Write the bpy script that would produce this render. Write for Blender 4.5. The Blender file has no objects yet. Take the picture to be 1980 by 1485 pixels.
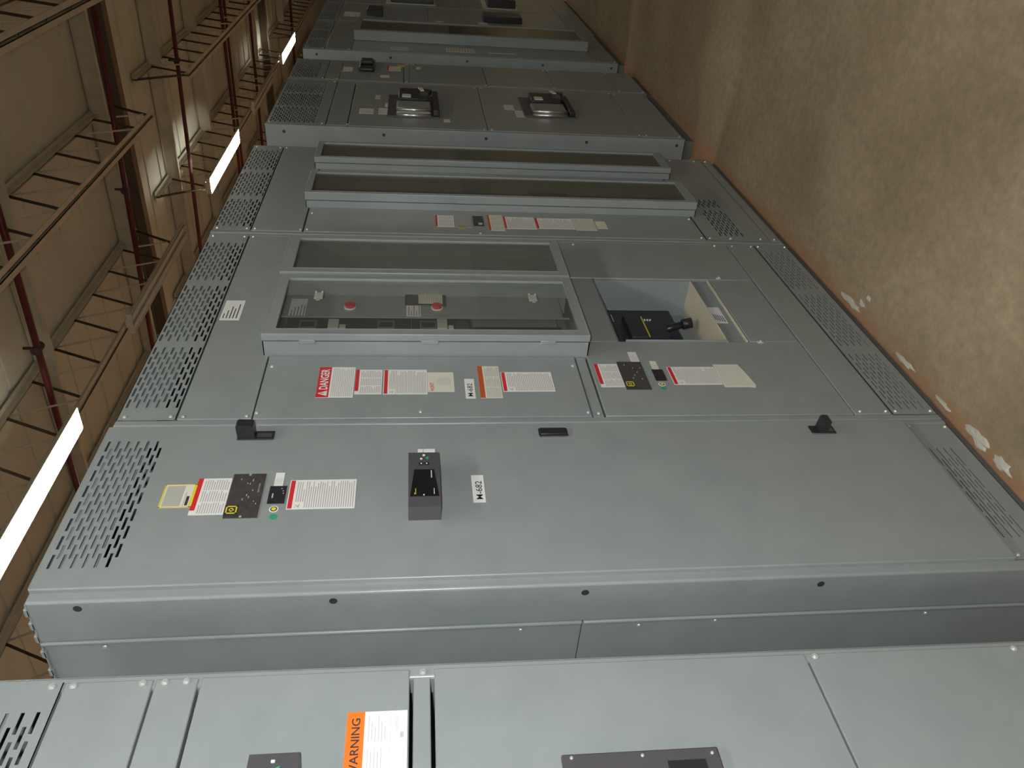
import bpy, bmesh, math, random
from mathutils import Vector, Matrix
S = bpy.context.scene
col = S.collection
random.seed(7)

# ------------------------------------------------------------------ camera
F = Vector((0.81555, 0.56502, -0.12484)).normalized()
yaw, pitch, roll = 0.965263780, -0.125164513, 0.00258805703
F = Vector((math.sin(yaw)*math.cos(pitch), math.cos(yaw)*math.cos(pitch), math.sin(pitch)))
R_ = Vector((math.cos(yaw), -math.sin(yaw), 0)); U_ = R_.cross(F)
ix = -U_; iy = -R_
c_, s_ = math.cos(roll), math.sin(roll)
ix, iy = c_*ix + s_*iy, -s_*ix + c_*iy
cam = bpy.data.cameras.new('camera'); camo = bpy.data.objects.new('camera', cam); col.objects.link(camo)
m = Matrix((ix, -iy, -F)).transposed().to_4x4(); m.translation = Vector((0, -1.29857, 1.56113))
camo.matrix_world = m
cam.sensor_fit = 'HORIZONTAL'; cam.sensor_width = 36; cam.lens = 1531.42/1980*36
cam.clip_start = 0.02; cam.clip_end = 200
S.camera = camo
# ------------------------------------------------------------------ view + world
S.view_settings.view_transform = 'Standard'; S.view_settings.look = 'None'
S.view_settings.exposure = 0.05; S.view_settings.gamma = 1.0; S.view_settings.use_curve_mapping = False
S.cycles.use_denoising = True
S.cycles.max_bounces = 6; S.cycles.sample_clamp_indirect = 3.0; S.cycles.transparent_max_bounces = 12
w = bpy.data.worlds.new('world'); S.world = w; w.use_nodes = True
w.node_tree.nodes['Background'].inputs[0].default_value = (0.30, 0.26, 0.20, 1)
w.node_tree.nodes['Background'].inputs[1].default_value = 0.10
# the photographer's flash, just above the lens
fl = bpy.data.lights.new('camera_flash', 'POINT'); fl.energy = 118; fl.color = (0.94, 0.985, 1.0); fl.shadow_soft_size = 0.022
flo = bpy.data.objects.new('camera_flash', fl); flo.location = (-0.01, -1.33, 1.635); col.objects.link(flo)
TUBE = 68.0          # emission of the fluorescent tubes

# ------------------------------------------------------------------ materials
MATS = {}
def nt(name):
    mt = bpy.data.materials.new(name); mt.use_nodes = True; MATS[name] = mt
    n = mt.node_tree.nodes; return mt, n, mt.node_tree.links, n['Principled BSDF']
def plain(name, c, rough=.5, metal=0, spec=.5, emit=None, es=0):
    mt, n, l, b = nt(name)
    b.inputs['Base Color'].default_value = (*c, 1); b.inputs['Roughness'].default_value = rough
    b.inputs['Metallic'].default_value = metal; b.inputs['Specular IOR Level'].default_value = spec
    if emit: b.inputs['Emission Color'].default_value = (*emit, 1); b.inputs['Emission Strength'].default_value = es
    return mt
def noisy(name, c1, c2, scale=20, rough=.5, metal=0, bump=0, bscale=400, spec=.5, lo=.35, hi=.65, detail=4):
    mt, n, l, b = nt(name)
    tc = n.new('ShaderNodeTexCoord'); nz = n.new('ShaderNodeTexNoise'); nz.inputs['Scale'].default_value = scale; nz.inputs['Detail'].default_value = detail
    cr = n.new('ShaderNodeValToRGB'); cr.color_ramp.elements[0].position = lo; cr.color_ramp.elements[1].position = hi
    cr.color_ramp.elements[0].color = (*c1, 1); cr.color_ramp.elements[1].color = (*c2, 1)
    l.new(tc.outputs['Object'], nz.inputs['Vector']); l.new(nz.outputs['Fac'], cr.inputs[0]); l.new(cr.outputs[0], b.inputs['Base Color'])
    b.inputs['Roughness'].default_value = rough; b.inputs['Metallic'].default_value = metal; b.inputs['Specular IOR Level'].default_value = spec
    if bump:
        n2 = n.new('ShaderNodeTexNoise'); n2.inputs['Scale'].default_value = bscale; n2.inputs['Detail'].default_value = 2
        bp = n.new('ShaderNodeBump'); bp.inputs['Strength'].default_value = bump; bp.inputs['Distance'].default_value = .001
        l.new(tc.outputs['Object'], n2.inputs['Vector']); l.new(n2.outputs['Fac'], bp.inputs['Height']); l.new(bp.outputs[0], b.inputs['Normal'])
    return mt
GREY = noisy('grey_enamel', (.25, .275, .28), (.278, .303, .306), 9, .30, 0, .12, 500, .5, .3, .7)
GREYIN = plain('grey_inner', (.24, .27, .275), .5)
HOLE_SHADE = plain('hole_shade_black', (.03, .03, .03), .7)  # flat black for discs that stand in for the shade inside bolt holes
BASEM = plain('base_channel_paint', (.13, .14, .14), .6)
BLACK = plain('black_plastic', (.022, .021, .024), .35)
DKGREY = plain('dark_grey_plastic', (.075, .07, .08), .42)
DARKIN = plain('dark_breaker', (.03, .033, .042), .45)
PLATE = noisy('nameplate_grey', (.045, .04, .04), (.065, .058, .055), 60, .45)
WHITE = plain('label_white', (.78, .78, .76), .5)
CREAM = plain('label_cream', (.70, .69, .60), .55)
LILAC = plain('label_plain', (.70, .68, .72), .55)
RED = plain('label_red', (.60, .025, .035), .5)
ORANGE = plain('label_orange', (.95, .18, .02), .5)
RUSTO = plain('label_rust_orange', (.50, .09, .02), .5)
YELLOW = plain('yellow_print', (.75, .62, .03), .5)
GOLD = plain('label_gold', (.72, .50, .06), .5)
INK = plain('print_ink', (.03, .03, .04), .6)
GRAYINK = plain('print_grey', (.44, .41, .41), .6)
PALEINK = plain('print_pale', (.50, .50, .50), .6)
GREENS = plain('green_sticker', (.03, .32, .17), .5)
SCREW = plain('screw_zinc', (.80, .80, .78), .38, .65)
CHROME = plain('bare_steel', (.75, .75, .73), .30, 1)
LCD = plain('lcd_olive', (.16, .17, .12), .35)
GREENLED = plain('green_mark', (.02, .35, .16), .4)
LIT_BEIGE = plain('lit_beige_edge', (.50, .46, .36), .5)  # paler warm tone puts the light on sills and lips into the colour
BROWN = plain('brown_metal', (.16, .12, .07), .5)
def glass_mat(name, tint, gl=.06, haze=(.30, .32, .31)):
    mt = bpy.data.materials.new(name); mt.use_nodes = True; n = mt.node_tree.nodes; l = mt.node_tree.links; n.clear()
    o = n.new('ShaderNodeOutputMaterial'); mx = n.new('ShaderNodeMixShader'); tr = n.new('ShaderNodeBsdfTransparent'); g = n.new('ShaderNodeBsdfGlossy')
    tr.inputs[0].default_value = (*tint, 1); g.inputs['Roughness'].default_value = .04
    lw = n.new('ShaderNodeLayerWeight'); lw.inputs[0].default_value = .5
    pw = n.new('ShaderNodeMath'); pw.operation = 'POWER'; pw.inputs[1].default_value = 5; l.new(lw.outputs['Facing'], pw.inputs[0])
    ma = n.new('ShaderNodeMath'); ma.operation = 'MULTIPLY_ADD'; ma.inputs[1].default_value = .9; ma.inputs[2].default_value = .03; l.new(pw.outputs[0], ma.inputs[0])
    l.new(ma.outputs[0], mx.inputs[0]); l.new(tr.outputs[0], mx.inputs[1]); l.new(g.outputs[0], mx.inputs[2])
    df = n.new('ShaderNodeBsdfDiffuse'); df.inputs[0].default_value = (*haze, 1); m2 = n.new('ShaderNodeMixShader'); m2.inputs[0].default_value = gl
    l.new(mx.outputs[0], m2.inputs[1]); l.new(df.outputs[0], m2.inputs[2]); l.new(m2.outputs[0], o.inputs[0]); return mt
HAZY = glass_mat('hazy_pane', (.88, .88, .86), .13, (.28, .26, .22))
GLASS = glass_mat('window_pane', (.96, .96, .94), .07, (.31, .31, .29))
SHEEN = glass_mat('painted_sheen_pane', (.82, .82, .79), .20, (.26, .24, .20))  # brownish diffuse share stands in for reflections on the pane
TUBEM = plain('tube_glow', (.9, .9, .85), .5, emit=(1.0, .95, .84), es=TUBE)
FIXT = plain('fixture_enamel', (.62, .60, .50), .5)
STEELP = noisy('joist_paint', (.52, .49, .38), (.60, .57, .45), 6, .55)
DARKST = plain('dark_steel_web_shade', (.055, .04, .03), .6)  # paints shade onto web rods; also plain dark steel for small fittings
REDP = noisy('red_pipe_paint', (.085, .006, .010), (.12, .009, .014), 5, .45)
# floor
FLOOR, n, l, b = nt('brown_concrete')
tc = n.new('ShaderNodeTexCoord')
def nz_(sc, det=5, rough=.6, vec=None):
    q = n.new('ShaderNodeTexNoise'); q.inputs['Scale'].default_value = sc; q.inputs['Detail'].default_value = det; q.inputs['Roughness'].default_value = rough
    l.new(vec or tc.outputs['Object'], q.inputs['Vector']); return q
a = nz_(1.6); r1 = n.new('ShaderNodeValToRGB'); r1.color_ramp.elements[0].color = (.232, .182, .114, 1); r1.color_ramp.elements[1].color = (.35, .282, .188, 1)
r1.color_ramp.elements[0].position = .32; r1.color_ramp.elements[1].position = .68; l.new(a.outputs[0], r1.inputs[0])
a2 = nz_(26, 6, .7); r2 = n.new('ShaderNodeValToRGB'); r2.color_ramp.elements[0].color = (.75, .75, .75, 1); r2.color_ramp.elements[1].color = (1.15, 1.12, 1.1, 1)
r2.color_ramp.elements[0].position = .3; r2.color_ramp.elements[1].position = .7; l.new(a2.outputs[0], r2.inputs[0])
mx = n.new('ShaderNodeMix'); mx.data_type = 'RGBA'; mx.blend_type = 'MULTIPLY'; mx.inputs[0].default_value = 1
l.new(r1.outputs[0], mx.inputs[6]); l.new(r2.outputs[0], mx.inputs[7])
# pale scuffs : stretched noise
mp = n.new('ShaderNodeMapping'); mp.inputs['Scale'].default_value = (1.5, 16, 1); mp.inputs['Rotation'].default_value = (0, 0, .5); l.new(tc.outputs['Object'], mp.inputs[0])
a3 = nz_(2.2, 3, .6, mp.outputs[0]); r3 = n.new('ShaderNodeValToRGB'); r3.color_ramp.elements[0].position = .70; r3.color_ramp.elements[1].position = .80
r3.color_ramp.elements[0].color = (0, 0, 0, 1); r3.color_ramp.elements[1].color = (.5, .5, .5, 1); l.new(a3.outputs[0], r3.inputs[0])
m3 = n.new('ShaderNodeMix'); m3.data_type = 'RGBA'; l.new(r3.outputs[0], m3.inputs[0]); l.new(mx.outputs[2], m3.inputs[6]); m3.inputs[7].default_value = (.50, .43, .33, 1)
# rust-coloured stain with a ragged edge running along the cabinet bases
sx = n.new('ShaderNodeSeparateXYZ'); l.new(tc.outputs['Object'], sx.inputs[0])
ad = n.new('ShaderNodeMath'); ad.operation = 'MULTIPLY_ADD'; a4 = nz_(5, 4); l.new(a4.outputs[0], ad.inputs[0]); ad.inputs[1].default_value = .13; l.new(sx.outputs['Y'], ad.inputs[2])
mr = n.new('ShaderNodeMapRange'); mr.inputs['From Min'].default_value = .00; mr.inputs['From Max'].default_value = .075; l.new(ad.outputs[0], mr.inputs['Value'])
mm = n.new('ShaderNodeMath'); mm.operation = 'MULTIPLY'; mm.inputs[1].default_value = .6; l.new(mr.outputs[0], mm.inputs[0])
m4 = n.new('ShaderNodeMix'); m4.data_type = 'RGBA'; l.new(mm.outputs[0], m4.inputs[0]); l.new(m3.outputs[2], m4.inputs[6]); m4.inputs[7].default_value = (.33, .14, .07, 1)
l.new(m4.outputs[2], b.inputs['Base Color']); b.inputs['Roughness'].default_value = .72; b.inputs['Specular IOR Level'].default_value = .25
bp = n.new('ShaderNodeBump'); bp.inputs['Strength'].default_value = .25; bp.inputs['Distance'].default_value = .004; l.new(a2.outputs[0], bp.inputs['Height']); l.new(bp.outputs[0], b.inputs['Normal'])
DECK = noisy('roof_deck_paint', (.56, .58, .48), (.62, .64, .53), 1.3, .7)
WALLM = noisy('wall_block', (.50, .49, .45), (.56, .55, .51), 2, .8)

# ------------------------------------------------------------------ mesh helpers
class MB:
    def __init__(s): s.bm = bmesh.new()
    def box(s, x0, x1, y0, y1, z0, z1, mi=0, bev=0, seg=2):
        if x1 < x0: x0, x1 = x1, x0
        if y1 < y0: y0, y1 = y1, y0
        if z1 < z0: z0, z1 = z1, z0
        v = [s.bm.verts.new(p) for p in ((x0,y0,z0),(x1,y0,z0),(x1,y1,z0),(x0,y1,z0),(x0,y0,z1),(x1,y0,z1),(x1,y1,z1),(x0,y1,z1))]
        fs = [s.bm.faces.new([v[i] for i in q]) for q in ((0,3,2,1),(4,5,6,7),(0,1,5,4),(1,2,6,5),(2,3,7,6),(3,0,4,7))]
        for f in fs: f.material_index = mi
        if bev:
            es = list({e for f in fs for e in f.edges})
            r = bmesh.ops.bevel(s.bm, geom=es, offset=bev, segments=seg, profile=.5, affect='EDGES')
            for f in r['faces']: f.material_index = mi; f.smooth = True
        return s
    def cyl(s, p0, p1, r, mi=0, n=16, r2=None, smooth=True):
        p0, p1 = Vector(p0), Vector(p1); d = (p1-p0).normalized()
        a = d.orthogonal().normalized(); b_ = d.cross(a); r2 = r if r2 is None else r2
        v0 = [s.bm.verts.new(p0 + (a*math.cos(t)+b_*math.sin(t))*r) for t in [2*math.pi*i/n for i in range(n)]]
        v1 = [s.bm.verts.new(p1 + (a*math.cos(t)+b_*math.sin(t))*r2) for t in [2*math.pi*i/n for i in range(n)]]
        for i in range(n):
            f = s.bm.faces.new((v0[i], v0[(i+1)%n], v1[(i+1)%n], v1[i])); f.material_index = mi; f.smooth = smooth
        f = s.bm.faces.new(v1); f.material_index = mi; f = s.bm.faces.new(v0[::-1]); f.material_index = mi
        return s
    def prism(s, pts, y0, y1, mi=0, axis='y'):
        # pts: outline in (x,z) extruded along y; axis 'x': outline in (y,z) extruded along x; axis 'z': (x,y) along z
        def P(p, t):
            return (p[0], t, p[1]) if axis == 'y' else ((t, p[0], p[1]) if axis == 'x' else (p[0], p[1], t))
        a = [s.bm.verts.new(P(p, y0)) for p in pts]; b_ = [s.bm.verts.new(P(p, y1)) for p in pts]
        k = len(pts)
        fs = [s.bm.faces.new(a), s.bm.faces.new(b_[::-1])] + [s.bm.faces.new((a[i], b_[i], b_[(i+1)%k], a[(i+1)%k])) for i in range(k)]
        for f in fs: f.material_index = mi
        return s
    def build(s, name, mats, parent=None, org=None):
        if not isinstance(mats, (list, tuple)): mats = [mats]
        bmesh.ops.recalc_face_normals(s.bm, faces=s.bm.faces)
        if org is None and parent is not None: org = ORG.get(parent.name)
        if org is not None: bmesh.ops.translate(s.bm, verts=s.bm.verts, vec=-Vector(org))
        me = bpy.data.meshes.new(name); s.bm.to_mesh(me); s.bm.free()
        for mt in mats: me.materials.append(mt)
        o = bpy.data.objects.new(name, me); col.objects.link(o)
        if parent is not None: o.parent = parent; ORG[o.name] = org if org is not None else (0,0,0)
        elif org is not None: o.location = org; ORG[o.name] = org
        return o
ORG = {}
def thing(name, label, cat, loc, group=None):
    o = bpy.data.objects.new(name, None); o.empty_display_size = .2; col.objects.link(o); o.location = loc
    o['label'] = label; o['category'] = cat
    if group: o['group'] = group
    ORG[o.name] = tuple(loc); return o
def tag(o, label, cat, group=None):
    o['label'] = label; o['category'] = cat
    if group: o['group'] = group
    return o
def struct(o): o['kind'] = 'structure'; return o
def lab(o, t): o['label'] = t; return o

def text(parent, s, x0, z0, h, y, mat, w=None, name='lettering', bold=.0, t=.0004):
    """raised lettering on a plane facing -y, reading left to right in +x; z0 is the baseline, h the capital height"""
    cu = bpy.data.curves.new('txt', 'FONT'); cu.body = s; cu.size = 1; cu.offset = bold; cu.extrude = 0; cu.resolution_u = 3
    to = bpy.data.objects.new('txt', cu); col.objects.link(to)
    dg = bpy.context.evaluated_depsgraph_get(); me = bpy.data.meshes.new_from_object(to.evaluated_get(dg))
    bpy.data.objects.remove(to); bpy.data.curves.remove(cu)
    xs = [v.co.x for v in me.vertices]; ys = [v.co.y for v in me.vertices]
    k = h/.73; ww = (max(xs)-min(xs))*k; kx = k*(w/ww if w else 1)
    og = ORG[parent.name]
    for v in me.vertices:
        v.co = Vector((x0 + (v.co.x-min(xs))*kx, y - t, z0 + v.co.y*k)) - Vector(og)
    me.materials.append(mat)
    o = bpy.data.objects.new(name, me); col.objects.link(o); o.parent = parent; ORG[o.name] = og
    return o

def sticker(parent, name, x0, x1, z0, z1, y, paper, header=None, hh=0, lines=None, cols=1, t=.0008, ink=None, hinset=0, hside=0, pict=False, lo=.012, off=.003):
    """a sheet on a front plane; header = coloured band along its top; lines = number of rows of fine print; cols = printed columns"""
    m_ = MB(); m_.box(x0, x1, y-t, y, z0, z1, 0)
    yt = y-t
    top = z1
    if header:
        m_.box(x0+hside, x1-hinset, yt-.0003, yt, z1-hh, z1-hside, 1); top = z1-hh-.003
    if pict:   # small black figure sketch in the lower-left of the header row
        m_.prism([(x0+.004, top-.012), (x0+.016, top-.002), (x0+.011, top-.010), (x0+.018, top-.014)], yt-.0003, yt, 2)
        m_.prism([(x0+.006, top-.002), (x0+.010, top-.005), (x0+.006, top-.006)], yt-.0003, yt, 2)
    if lines:
        cw = (x1-x0-2*off)/cols
        dz = (top-z0-.004)/lines
        for cidx in range(cols):
            for i in range(lines):
                xa = x0+off+cidx*cw+.001; full = cw-.004
                if pict and cidx == 0 and i*dz < .016: xa += .020; full -= .020
                ln = full*random.choice((1, 1, 1, .93, .8, .97, .6 if i % 4 == 3 else 1))
                za = top-(i+1)*dz
                if lines <= 6: ln *= random.choice((.35, .6, .7, .8, .5))
                m_.box(xa, xa+ln, yt-.0002, yt, za, za+dz*(.42 if lines > 6 else .24), 2)
    return m_.build(name, [paper, header or paper, ink or GRAYINK], parent)

def screw(parent, x, z, y=-.001, r=.0055):
    m_ = MB(); m_.cyl((x, y, z), (x, y-.0022, z), r, 0, 10, r*.95); m_.cyl((x, y-.0022, z), (x, y-.0045, z), r*.62, 0, 6, r*.45, False)
    return m_.build('screw', SCREW, parent)
def screws(parent, pts, y=-.001, r=.0055):
    for p in pts: screw(parent, p[0], p[1], y, r)

def vent(parent, px0, px1, pz0, pz1, y, groups, rows, zp, sl=.040, sp=.0525, sh=.0062, name='vent_panel', bevelpad=True):
    """sheet-metal panel with staggered rows of slots really cut through it"""
    m_ = MB(); T = .0018
    rr = []
    for i in range(rows):
        rr.append((pz1 - zp[0] - i*zp[1], 0))
        if i < rows-1 or len(zp) > 2: rr.append((pz1 - zp[0] - (i+.5)*zp[1], 1))
    rr.sort(reverse=True); zt = pz1
    for z, ph in rr:
        m_.box(px0, px1, y, y+T, z+sh/2, zt); x = px0
        for ga, gb in groups:
            xx = ga + (sp/2 if ph else 0)
            while xx + sl <= gb + .004:
                m_.box(x, xx, y, y+T, z-sh/2, z+sh/2); x = xx+sl; xx += sp
        m_.box(x, px1, y, y+T, z-sh/2, z+sh/2); zt = z-sh/2
    m_.box(px0, px1, y, y+T, pz0, zt)
    m_.box(px0, px1, y, y+.018, pz0, pz0+.0018); m_.box(px0, px1, y, y+.018, pz1-.0018, pz1)
    return m_.build(name, GREY, parent)

def panel(parent, x0, x1, z0, z1, y=-.001, name='front_panel', t=.018, bev=.002, mat=None):
    return MB().box(x0+.001, x1-.001, y, y+t, z0+.001, z1-.001, 0, bev).build(name, mat or GREY, parent)

ZT = 2.32
def shell(parent, x0, x1, depth=.92, zb=.03, posts=(.026, .026), ztop=ZT, sidefront=0.0):
    """hollow steel enclosure open at the front: sides, back, roof, floor pan, front corner posts and rails"""
    m_ = MB(); t = .003
    m_.box(x0, x0+t, sidefront+.004, depth, zb, ztop); m_.box(x1-t, x1, .004, depth, zb, ztop)
    m_.box(x0, x1, depth-t, depth, zb, ztop); m_.box(x0, x1, .004, depth, ztop-t, ztop); m_.box(x0, x1, .004, depth, zb, zb+t)
    body = m_.build('enclosure', GREY, parent)
    for a_, b_ in ((x0, x0+posts[0]), (x1-posts[1], x1)):
        if b_-a_ > .001: MB().box(a_+.0006, b_-.0006, 0, .04, zb, ztop, 0, .005, 3).build('corner_post', GREY, parent)
    MB().box(x0+posts[0], x1-posts[1], .004, .03, ztop-.004, ztop).build('frame_rail', GREY, parent); MB().box(x0+posts[0], x1-posts[1], .004, .03, zb, zb+.006).build('frame_rail', GREY, parent)
    MB().box(x0+.02, x1-.02, .015, depth-.02, 0, zb).build('base_channel', BASEM, parent)
    return body
CG = 'grey switchgear cabinets in one long row'

# ================================================================== SETTING
struct(MB().box(-14, 36, -8, 14, -.1, 0).build('floor', FLOOR))
dk = MB()
x = -14
while x < 36:
    dk.box(x, x+.52, -8, 14, 5.22, 5.30); dk.box(x+.52, x+.60, -8, 14, 5.235, 5.30); x += .60
dk.box(-14, 36, -8, 14, 5.30, 5.4)
struct(dk.build('ceiling', DECK))
for nm, a_ in (('wall_left', (-14.2, -14, -8, 14)), ('wall_right', (36, 36.2, -8, 14)), ('wall_front', (-14, 36, -8.2, -8)), ('wall_back', (-14, 36, 14, 14.2))):
    struct(MB().box(a_[0], a_[1], a_[2], a_[3], 0, 5.4).build(nm, WALLM))

# ================================================================== CABINET: near left, cut by the frame (tilts very slightly)
NX = .897; NY = -.045
N = thing('switchgear_cabinet', 'nearest grey cabinet at the bottom edge of the photo, with orange WARNING label', 'electrical cabinet', (NX, NY, 0), CG)
def nm_(m_): return m_
m_ = MB(); t = .003
m_.box(-.13, -.127, NY+.004, .85, .03, ZT).box(NX-t, NX, NY+.003, .85, .03, ZT).box(-.13, NX, .847, .85, .03, ZT).box(-.13, NX, NY+.003, .85, ZT-t, ZT)
m_.build('enclosure', GREY, N)
MB().box(-.11, NX-.02, NY+.02, .83, 0, .03).build('base_channel', BASEM, N)
MB().box(NX-.030, NX, NY, NY+.05, .03, ZT, 0, .006, 3).build('corner_post', GREY, N)
MB().box(-.13, -.10, NY, NY+.05, .03, ZT, 0, .006, 3).build('corner_post', GREY, N)
NP = NX-.012; yn = NY-.002
vent(N, -.10, NP, 2.160, 2.315, yn, [(-.06, .27), (.30, .56), (.58, .852)], 6, (.012, .0245))
MB().box(-.09, NP-.02, yn+.02, yn+.022, 2.235, 2.31).build('inner_baffle', GREYIN, N)
panel(N, -.10, NP, 2.010, 2.158, yn); panel(N, -.10, NP, 1.934, 2.008, yn)
panel(N, -.10, NP, 1.566, 1.931, yn); panel(N, -.10, NP-.004, 1.529, 1.562, yn+.004)
panel(N, -.10, NP, .812, 1.524, yn); panel(N, -.10, NP, .20, .810, yn); panel(N, -.10, NP, .04, .198, yn)
screws(N, [(NP-.008, z) for z in (2.177, 2.142, 2.028, 1.991, 1.955, 1.543, .794, .378)], yn, .0065)
wl = sticker(N, 'warning_label', .655, .802, 1.570, 1.672, yn, WHITE, ORANGE, .030, None)
m_ = MB(); yt = yn-.0008
for k in range(6): m_.box(.745+.004*(k % 2), .792-.010*(k % 3), yt-.0002, yt, 1.634-k*.0055, 1.6352-k*.0055)
for k in range(5): m_.box(.668, .735-.006*(k % 2), yt-.0002, yt, 1.634-k*.0055, 1.6352-k*.0055)
m_.box(.668, .795, yt-.0002, yt, 1.598, 1.5985); m_.box(.752, .762, yt-.0002, yt, 1.576, 1.582)
m_.build('fine_print', PALEINK, wl)
text(wl, 'WARNING', .685, 1.6495, .0145, yt, INK, w=.105, bold=.012)
text(wl, 'SWICS', .765, 1.585, .006, yt, PALEINK, w=.026)

def meter(parent, x0, x1, z0, z1, y, depth=.042):
    """hand-sized curved display unit on the door"""
    prof = []
    k = 9
    for i in range(k+1):
        tt = i/k; prof.append((x0 + (x1-x0)*tt, y - depth - .006*math.sin(math.pi*tt)))
    m_ = MB(); pts = [(x1, y), (x0, y)] + prof
    m_.prism(pts, z0, z1, 0, 'z')
    mt = m_.build('display_meter', DKGREY, parent)
    L = x1-x0
    def yy(x): return y - depth - .006*math.sin(math.pi*(x-x0)/L)
    sc = MB(); xa, xb = x0+.16*L, x0+.63*L
    seg = 8; H = z1-z0
    for i in range(seg):
        u0 = xa+(xb-xa)*i/seg; u1 = xa+(xb-xa)*(i+1)/seg
        ins0 = .004+.010*(u0-xa)/(xb-xa); ins1 = .004+.010*(u1-xa)/(xb-xa)
        v = [sc.bm.verts.new(p) for p in ((u0, yy(u0)-.0012, z0+ins0), (u1, yy(u1)-.0012, z0+ins1), (u1, yy(u1)-.0012, z1-ins1), (u0, yy(u0)-.0012, z1-ins0))]
        sc.bm.faces.new(v)
        v = [sc.bm.verts.new(p) for p in ((u0, yy(u0), z0+ins0), (u1, yy(u1), z0+ins1), (u1, yy(u1)-.0012, z0+ins1), (u0, yy(u0)-.0012, z0+ins0))]
        sc.bm.faces.new(v)
    for ui, ins in ((xa, .004), (xb, .014)):
        v = [sc.bm.verts.new(p) for p in ((ui, yy(ui), z0+ins), (ui, yy(ui)-.0012, z0+ins), (ui, yy(ui)-.0012, z1-ins), (ui, yy(ui), z1-ins))]; sc.bm.faces.new(v)
    sc.build('screen', BLACK_GLOSS, mt)
    zc = (z0+z1)/2
    def dot(x, z, w_, h_, mi): MB().box(x, x+w_, yy(x+w_/2)-.0025, yy(x+w_/2), z, z+h_).build('indicator_mark', WHITE, mt)
    dot(x0+.92*L, zc-.003, .004, .006, 0)
    MB().prism([(x0+.84*L, zc-.010), (x0+.87*L, zc-.004), (x0+.84*L+.010, zc-.012)], yy(x0+.85*L)-.002, yy(x0+.85*L)).build('indicator_mark', GREENLED, mt)
    dot(x0+.845*L, zc+.004, .003, .005, 0); dot(x0+.74*L, zc-.008, .003, .003, 0); dot(x0+.74*L, zc+.005, .003, .003, 0)
    dot(x0+.17*L, zc, .003, .003, 0)
    pr = MB()
    pr.box(x0+.19*L, x0+.33*L, yy(xa)-.0030, yy(xa)-.0012, z1-.0175, z1-.016, 0); pr.box(x0+.19*L, x0+.215*L, yy(xa)-.0030, yy(xa)-.0012, z1-.018, z1-.014, 0)
    pr.box(x0+.19*L, x0+.33*L, yy(xa)-.0030, yy(xa)-.0012, z0+.014, z0+.016, 1); pr.box(x0+.47*L, x0+.60*L, yy(xb)-.0032, yy(xb)-.0012, z0+.019, z0+.0215, 1)
    pr.build('screen_print', [YELLOW, PALEINK], mt)
    for dx, dz in ((.74, -.008), (.74, .005)):
        MB().cyl((x0+dx*L+.0015, yy(x0+dx*L), zc+dz+.0015), (x0+dx*L+.0015, yy(x0+dx*L)-.0015, zc+dz+.0015), .006, 0, 14).build('button', BLACK, mt)
    return mt
BLACK_GLOSS = plain('black_glass', (.006, .006, .007), .08)
meter(N, .50, .710, 1.738, 1.815, yn)
m_ = MB(); m_.box(.46, .702, yn-.010, yn, 1.047, 1.316, 0, .003); mt = m_.build('trip_unit_bezel', DKGREY, N)
MB().box(.48, .680, yn-.012, yn-.010, 1.075, 1.14).build('window_recess', BLACK, mt)
screws(mt, [(.694, 1.30), (.692, 1.18), (.690, 1.06)], yn-.010, .003)
N.rotation_euler = (0, math.radians(.52), 0)

# ================================================================== CABINET A (single tall door)
A = thing('switchgear_cabinet', 'grey cabinet with one tall plain door, black latches and curved display meter', 'electrical cabinet', (1.406, 0, 0), CG)
x0, x1 = 1.122, 1.690; K = .99076
def ax(v): return v*K
def az(v): return 1.561 + (v-1.561)*K
yd = -.012
m_ = MB(); t = .003
m_.box(x1-t, x1, .004, .92, .03, ZT).box(x0, x1, .917, .92, .03, ZT).box(x0, x1, .004, .92, ZT-t, ZT).box(x0+.01, x1, .004, .92, .03, .033)
m_.build('enclosure', GREY, A)
MB().box(x0+.02, x1-.02, .015, .9, 0, .03).build('base_channel', BASEM, A)
cp = MB().box(x0, x0+.032, 0, .122, .03, ZT, 0, .006, 3).build('corner_post', GREY, A)
for z, yh in ((2.224, .020), (1.725, .024), (1.192, .026), (.653, .026), (.11, .026)): MB().cyl((x0-.0006, yh, z), (x0+.004, yh, z), .0085, 0, 16).build('bolt_hole_disc', HOLE_SHADE, cp)  # solid black discs paint the dark of the holes
MB().box(x1-.018, x1-.0006, 0, .05, .03, ZT, 0, .004, 3).build('corner_post', GREY, A)
for z0, z1 in ((.03, 1.184), (1.186, ZT)):
    sp_ = MB().box(x0+.007, x0+.010, .130, .917, z0, z1, 0).box(x0-.002, x0+.010, .1225, .133, z0, z1, 0, .004, 3).build('side_panel', GREY, A)
for yy_, z in ((.137, 2.199), (.139, 1.323), (.140, 1.052), (.134, .873), (.139, .35)): MB().cyl((x0+.006, yy_+.008, z), (x0+.001, yy_+.008, z), .0055, 0, 10, .004).build('side_screw', SCREW, A)
for yy_ in (.02, .06, .10, .15, .21, .27, .33): MB().box(x0, x0+.012, yy_, yy_+.022, ZT-.004, ZT+.007, 0, .002).build('roof_flange', GREY, A)
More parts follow.
